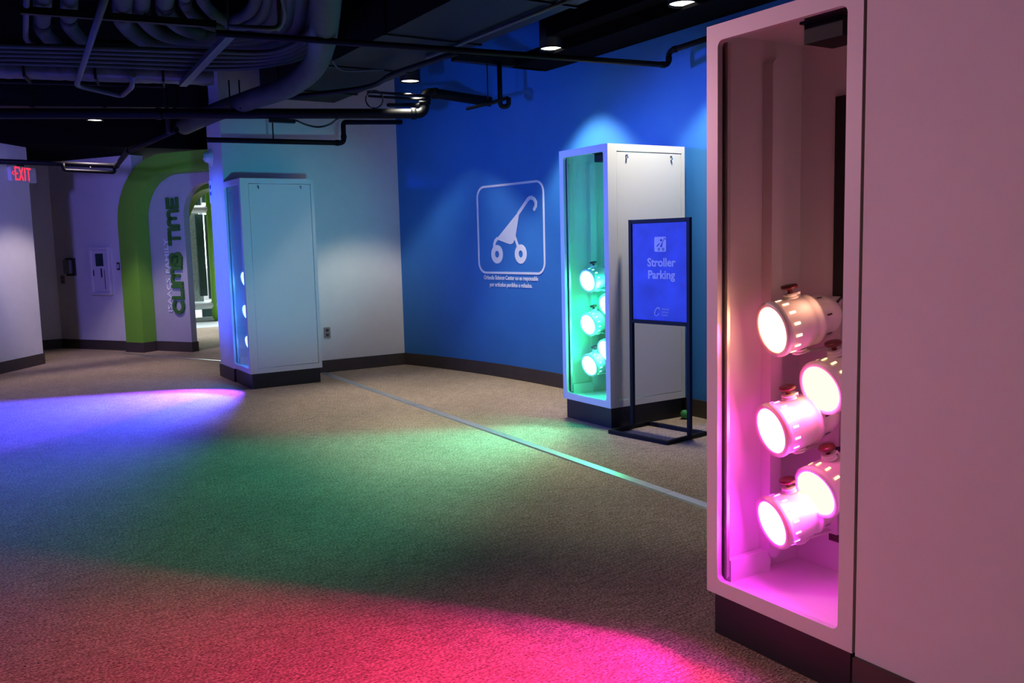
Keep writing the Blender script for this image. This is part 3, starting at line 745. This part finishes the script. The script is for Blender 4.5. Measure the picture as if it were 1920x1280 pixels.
pL = on_z(178, 226, 2.965); downlight(pL.x, pL.y, 2.965, .25, 'small far downlight near the exit sign wall', 180, (1, .82, .90), 92)

# ------------------------------------------------------------------ ceiling services
def run(name, pts, r, mat, label, cat, group=None, seg=12, fillet=.08, fits=(), smooth=False, coll=1.18):
    pts = [Vector(p) for p in pts]
    root = empty(name, pts[0], label, cat, group)
    path = smooth_path(pts, 6) if smooth else (round_path(pts, fillet) if len(pts) > 2 else pts)
    world_child(MB().tube(path, r, seg).build('pipe', mat), root)
    for (a, b) in fits:      # coupling sleeves between two points
        world_child(MB().tube([a, b], r*coll, seg).build('coupling', mat), root)
    return root
def Z(z_, *uv): return [on_z(u, v, z_) for u, v in uv]
def V(x): return Vector(x)

# main sprinkler pipe with its rise towards the blue wall
a, b_ = Z(2.70, (-160, 213), (797, 213)); c_ = V((b_.x, b_.y, z_at(b_, 172))); e_ = on_blue(920, 191)
dab = (b_-a).normalized()
run('sprinkler_pipe', [a, b_, c_, e_], .049, M['satin'], 'thick black sprinkler main with a double elbow near the corner', 'pipe', fillet=.09,
    fits=[(b_-dab*.14, b_-dab*.09), (b_+V((0, 0, .09)), b_+V((0, 0, .12))), (c_-V((0, 0, .12)), c_-V((0, 0, .09))), (c_+(e_-c_).normalized()*.09, c_+(e_-c_).normalized()*.13), (a.lerp(b_, .45), a.lerp(b_, .46))])
# lower branch
a, b_ = Z(2.47, (388, 262), (645, 268)); c_ = V((b_.x, b_.y, z_at(b_, 229))); e_ = on_blue(752, 229)
run('branch_pipe', [a, b_, c_, e_], .026, M['satin'], 'thin black pipe hanging below the sprinkler main', 'pipe', fillet=.05, fits=[(b_-(b_-a).normalized()*.09, b_-(b_-a).normalized()*.05), (b_+V((0, 0, .05)), b_+V((0, 0, .08)))])
r1 = a.lerp(b_, .47); run('hanger_rod', [r1+V((0, 0, .02)), V((r1.x, r1.y, 2.68))], .007, M['black'], 'thin hanger rod holding the lower branch pipe', 'hanger', seg=8)
# long thin pipe crossing to the right
a, b_ = Z(2.70, (405, 62), (1254, 122)); c_ = V((b_.x, b_.y, z_at(b_, 96))); e_ = on_blue(1400, 48)
run('branch_pipe', [a, b_, c_, e_], .021, M['satin'], 'long thin black pipe crossing below the downlights', 'pipe', fillet=.045, fits=[(b_-(b_-a).normalized()*.07, b_-(b_-a).normalized()*.035), (b_+V((0, 0, .03)), b_+V((0, 0, .06))), (c_+(e_-c_).normalized()*.035, c_+(e_-c_).normalized()*.07)])
# second run parallel to it at left
a, b_ = Z(2.78, (428, 50), (525, 54)); c_ = V((b_.x, b_.y, 3.05))
run('conduit', [a, b_, c_, c_+V((-.1, -.25, .1))], .016, M['conduit'], 'short hooked conduit beside the strut channel', 'conduit', fillet=.05)
# far left pipe and its loop
a, b_ = Z(2.45, (-170, 296), (218, 311)); c_ = on_z(240, 283, 2.49); e_ = on_z(330, 243, 2.58)
run('branch_pipe', [a, b_, c_, e_], .030, M['satin'], 'far black pipe above the exit sign with a lit elbow', 'pipe', fillet=.05, fits=[(b_, b_+(c_-b_).normalized()*.05), (c_, c_+(e_-c_).normalized()*.06)])
p0, p1 = Z(2.45, (118, 306), (214, 311)); zl = z_at(p0, 319)
run('pipe_loop', [p0, V((p0.x, p0.y, zl)), V((p1.x, p1.y, zl)), p1], .020, M['satin'], 'small drop loop hanging under the far pipe', 'pipe', fillet=.03)
run('hanger_rod', [p0.lerp(p1, .52)+V((0, 0, -.02)), V((*p0.lerp(p1, .52).xy, zl))], .008, M['black'], 'short rod inside the drop loop', 'hanger', seg=8)
# blue-lit bent conduits
a, b_, c_, e_, f_ = Z(2.92, (210, -45), (143, 160), (228, 180), (247, 163), (250, 140))
run('conduit', [a, b_, c_, e_, f_], .024, M['conduit'], 'long pale conduit sloping down with a hooked end', 'conduit', fillet=.10)
a, b_, c_, e_ = Z(3.15, (50, -30), (48, 76), (75, 90), (400, 100))
run('conduit', [a, b_, c_, e_], .022, M['conduit'], 'vertical pale conduit at far left bending under the lagged pipes', 'conduit', fillet=.12)
a, b_ = Z(3.0, (-40, 151), (310, 161)); c_ = V((b_.x, b_.y, z_at(b_, 250)))
run('conduit', [a, b_, c_], .020, M['satin'], 'dark conduit running level then dropping beside the duct', 'conduit', fillet=.04)
# lagged pipes: come from the front, turn and sweep right
us = (82, 132, 232, 268, 312, 350, 382); rs = (.062, .060, .072, .062, .066, .045, .045)
ORD = ['leftmost', 'second', 'third', 'fourth', 'fifth', 'sixth', 'seventh']
for i, (u, r) in enumerate(zip(us, rs)):
    z_ = 3.22; yy = 97 - 9*i; ue = 606 - 20*i
    pts = Z(z_, (u+2, -90), (u-3, yy-60), (u, yy-38), (u+26, yy-12), (u+62, yy), (max(u+70, ue-150), yy+3), (ue-60, yy), (ue-18, yy-22), (ue-3, yy-60), (ue+4, -90))
    run('lagged_pipe', pts, r, M['lagging'], ORD[i] + ' from the left of the lagged pipes bending right overhead', 'pipe', 'lagged pipes', 14, smooth=True)
    q0 = on_z(u-2, yy-58, z_); q1 = on_z(u-2, yy-52, z_)
    run('pipe_clamp', [q0, q1], r*1.06, M['black'], 'dark clamp band around the ' + ORD[i] + ' lagged pipe from the left', 'clamp', 'pipe clamps', 14)
# smaller parallel pipes beneath the bend
for i in range(5):
    pts = Z(3.06, (-60, 84+8*i), (180, 90+8*i), (400, 97+8*i), (510, 97+6*i), (565+4*i, 74+6*i), (606+5*i, 20), (618+5*i, -60))
    run('small_pipe', pts, .022, M['lagging'], ['nearest', 'second', 'middle', 'fourth', 'farthest'][i] + ' of five thin parallel pipes under the lagged bends', 'pipe', 'thin parallel pipes', 10, smooth=True)
# trapeze strut under the lagged pipes
def beam(name, p, q, w_, h_, mat, label, cat):
    p, q = V(p), V(q); d_ = (q-p).normalized(); s_ = d_.cross(V((0, 0, 1))).normalized(); u_ = s_.cross(d_)
    root = empty(name, p, label, cat)
    # C-shaped channel
    prof = [(-w_/2, -h_/2), (w_/2, -h_/2), (w_/2, h_/2), (w_/2-.006, h_/2), (w_/2-.006, -h_/2+.006), (-w_/2+.006, -h_/2+.006), (-w_/2+.006, h_/2), (-w_/2, h_/2)]
    world_child(MB().prism([p+s_*a+u_*b for a, b in prof], q-p).build('channel', mat), root)
    return root, d_, s_, u_
p, q_ = Z(3.12, (38, 19), (405, 46)); rt, *_ = beam('trapeze_strut', p, q_, .05, .05, M['black'], 'black trapeze strut crossing below the lagged pipes', 'strut')
for t in (.01, .62):
    w0 = p.lerp(q_, t); world_child(MB().tube([w0, V((w0.x, w0.y, 3.62))], .008, 8).build('hanger_rod', M['black']), rt)
p, q_ = Z(2.97, (434, 62), (343, 158)); rt, d_, s_, u_ = beam('strut_channel', p, q_, .065, .045, M['conduit'], 'slotted steel channel slanting across the ceiling pipes', 'strut')
L = (q_-p).length; k = .06
while k < L-.04:
    c_ = p + d_*k - u_*.0228
    world_child(MB().prism([c_-s_*.008-d_*.018, c_+s_*.008-d_*.018, c_+s_*.008+d_*.018, c_-s_*.008+d_*.018], -u_*.0006).build('slot', M['slotgrey']), rt); k += .075
for t in (.04, .96):
    w0 = p.lerp(q_, t); world_child(MB().tube([w0, V((w0.x, w0.y, 3.62))], .008, 8).build('hanger_rod', M['black']), rt)
# foil wrapped duct
def foil_duct(p, q_, w_, h_, label):
    p, q_ = V(p), V(q_); d_ = (q_-p).normalized(); s_ = d_.cross(V((0, 0, 1))).normalized(); N = 46
    root = empty('foil_duct', p, label, 'duct'); ring = 16; vs = []; fs = []
    rnd = random.Random(3)
    for i in range(N+1):
        c_ = p.lerp(q_, i/N)
        for k in range(ring):
            a = 2*math.pi*k/ring; ca, sa = math.cos(a), math.sin(a)
            x = math.copysign(abs(ca)**.5, ca)*w_/2; y = math.copysign(abs(sa)**.5, sa)*h_/2
            j = 1+rnd.uniform(-.05, .05); vs.append(c_ + s_*x*j + V((0, 0, y*j)))
    for i in range(N):
        for k in range(ring):
            kk = (k+1) % ring; fs.append((i*ring+k, i*ring+kk, (i+1)*ring+kk, (i+1)*ring+k))
    world_child(MB().add(vs, fs, True).build('wrap', M['foil']), root)
    for t in (.3, .55, .8):
        c_ = p.lerp(q_, t); mb = MB(); o_ = []
        pr = [(-w_/2-.02, -h_/2-.02), (w_/2+.02, -h_/2-.02), (w_/2+.02, h_/2+.02), (-w_/2-.02, h_/2+.02)]; pi_ = [(-w_/2+.04, -h_/2+.01), (w_/2-.04, -h_/2+.01), (w_/2-.04, h_/2-.01), (-w_/2+.04, h_/2-.01)]
        mb.ring([c_+s_*a+V((0, 0, b)) for a, b in pr], [c_+s_*a+V((0, 0, b)) for a, b in pi_], d_*.02)
        world_child(mb.build('strap', M['black']), root)
foil_duct(*Z(3.06, (-120, 122), (400, 142)), .30, .16, 'crinkled foil-wrapped duct behind the thin parallel pipes')
# large dark rectangular duct behind the main
def box_duct(name, p, q_, w_, h_, mat, label, cat, seams=4):
    p, q_ = V(p), V(q_); d_ = (q_-p).normalized(); s_ = d_.cross(V((0, 0, 1))).normalized()
    root = empty(name, p, label, cat)
    c4 = lambda c_, g_: [c_+s_*a+V((0, 0, b)) for a, b in ((-w_/2-g_, -h_/2-g_), (w_/2+g_, -h_/2-g_), (w_/2+g_, h_/2+g_), (-w_/2-g_, h_/2+g_))]
    world_child(MB().prism(c4(p, 0), q_-p).build('duct_body', mat), root)
    for i in range(seams):
        c_ = p.lerp(q_, (i+.5)/seams); world_child(MB().prism(c4(c_, .012), d_*.03).build('flange', mat), root)
    return root
box_duct('air_duct', *Z(3.06, (-140, 176), (392, 182)), .5, .30, M['black'], 'wide black air duct behind the sprinkler main', 'duct')
# big curved flexible duct
pts = Z(2.80, (345, 237), (400, 212), (470, 187), (540, 163), (585, 128), (604, 80), (610, 10), (612, -60))
run('flexible_duct', pts, .092, M['lagging'], 'fat dark curved duct sweeping up past the lagged pipes', 'duct', None, 16, smooth=True)
# fireproofed steel beam
XB = on_z(850, 103, 2.95).x - .30; p, q_ = V((XB, 9.2, 3.44)), V((XB, 1.8, 3.44)); d_ = (q_-p).normalized()
s_ = d_.cross(V((0, 0, 1))).normalized()
root = empty('steel_beam', p, 'fireproofed steel beam beside the long black air duct', 'beam')
def ibeam(mb, p, q_, bw, bh, ft):
    pr = [(-bw/2, -bh/2), (bw/2, -bh/2), (bw/2, -bh/2+ft), (.03, -bh/2+ft), (.03, bh/2-ft), (bw/2, bh/2-ft), (bw/2, bh/2), (-bw/2, bh/2), (-bw/2, bh/2-ft), (-.03, bh/2-ft), (-.03, -bh/2+ft), (-bw/2, -bh/2+ft)]
    return mb.prism([p+s_*a+V((0, 0, b)) for a, b in pr], q_-p)
world_child(ibeam(MB(), p, q_, .26, .34, .06).build('girder', M['fire']), root)
a, b_ = Z(2.93, (800, 108), (1085, -8))
run('conduit', [a, b_], .014, M['conduit'], 'thin straight conduit along the underside of the long air duct', 'conduit')
a, b_ = Z(3.26, (520, 182), (700, 150)); 
run('conduit', [*Z(2.82, (500, 186), (680, 165), (740, 138), (860, 98))], .022, M['satin'], 'dark conduit bending along the long air duct', 'conduit', smooth=True)
XE = on_z(850, 103, 2.95).x
box_duct('air_duct', (XE-.40, 1.75, 3.10), (XE-.40, 9.30, 3.10), .80, .30, M['black'], 'black air duct along the ceiling left of the downlights', 'duct', 6)
# black soffit along the blue wall and the cross strut that ends at its corner
struct(MB().box((4.46, 2.0, 2.985), (4.87, 7.02, 3.08)).build('ceiling_soffit', M['ceil']), 'black soffit along the top of the blue wall')
struct(MB().box((4.30, 2.0, 3.08), (4.87, 6.30, 3.62)).build('ceiling_soffit', M['ceil']), 'black duct casing above the soffit')
p, q_ = on_z(850, 104, 3.03), V((4.80, 6.99, 3.03))
beam('cross_strut', p, q_, .08, .09, M['black'], 'black cross strut meeting the soffit corner at the blue wall', 'strut')
# hooked drop near the blue wall
a = on_z(936, 117, 3.0); zl = z_at(a, 200)
b_ = V((a.x, a.y, zl)); tow = (_R0*.075); c_ = b_+tow; e_ = V((c_.x, c_.y, z_at(c_, 183)))
run('drop_pipe', [a, b_, c_, e_], .022, M['satin'], 'black drop pipe with a small u-bend before the blue wall', 'pipe', fillet=.035)
run('drop_pipe', [on_z(876, 204, zl+.03), on_z(925, 192, zl+.035), V((e_.x, e_.y, e_.z))], .016, M['satin'], 'short slanting pipe feeding the u-bend', 'pipe', fillet=.02)
run('hanger_rod', [on_z(913, 117, 3.0), V((*on_z(913, 117, 3.0).xy, z_at(on_z(913, 117, 3.0), 186)))], .005, M['black'], 'thin rod beside the u-bend drop pipe', 'hanger', seg=8)
# thin pipes and cable loop behind the elbow
for i, (v0, v1, u0, u1) in enumerate(((172, 180, 690, 798), (180, 187, 692, 806), (197, 197, 728, 790))):
    run('small_pipe', [on_y(u0, v0, W1Y), on_z(u1, v1, 2.78)], .014 if i < 2 else .022, M['satin'], ['upper', 'middle', 'lower stub'][i] + ' thin pipe behind the double elbow near the corner', 'pipe', 'thin pipes by the elbow', 8)
lc = on_z(703, 213, 2.70) + V((0, 0, .138))
run('cable_loop', [lc + _R0*(.085*math.cos(t)) + V((0, 0, .085*math.sin(t))) for t in [2*math.pi*i/20 for i in range(21)]], .008, M['cable'], 'coiled black cable resting on the sprinkler main', 'cable', fillet=0, seg=8)
run('cable', [*Z(2.645, (556, 226), (575, 234), (597, 238), (618, 233), (634, 221))], .010, M['cable'], 'slack black cable drooping under the sprinkler main', 'cable', smooth=True, seg=8)
p, q_ = Z(2.638, (505, 225), (553, 227))
rt = empty('junction_box', p, 'small flat metal box fixed under the sprinkler main', 'junction box')
d_ = (q_-p).normalized(); s_ = d_.cross(V((0, 0, 1)))
world_child(MB().prism([p-s_*.03-V((0, 0, .02)), q_-s_*.03-V((0, 0, .02)), q_+s_*.03-V((0, 0, .02)), p+s_*.03-V((0, 0, .02))], (0, 0, .035)).build('box', M['black']), rt)
world_child(MB().prism([p+d_*.05-s_*.02-V((0, 0, .0202)), q_-d_*.05-s_*.02-V((0, 0, .0202)), q_-d_*.05+s_*.02-V((0, 0, .0202)), p+d_*.05+s_*.02-V((0, 0, .0202))], (0, 0, -.002)).build('cover', M['conduit']), rt)
# loose cables
run('cable', Z(2.9, (520, -30), (533, 15), (533, 38), (522, 56)), .012, M['conduit'], 'flexible conduit dangling near the top left centre', 'cable', smooth=True, seg=8)
run('cable', Z(2.9, (624, 10), (618, 30), (606, 48), (592, 60)), .012, M['conduit'], 'short curved flexible conduit beside the fat curved duct', 'cable', smooth=True, seg=8)
run('cable', Z(2.9, (622, 112), (632, 126), (650, 133), (685, 132), (720, 131)), .007, M['conduit'], 'thin cable curving from the fat duct towards the corner', 'cable', smooth=True, seg=8)
for i, u in enumerate((432, 451)):
    t_ = on_z(u, 205, 2.72); run('hanger_rod', [t_, V((t_.x, t_.y, z_at(t_, 150)))], .007, M['black'], ['left', 'right'][i] + ' of two rods above the sprinkler main by the wall end', 'hanger', 'paired rods', 8)
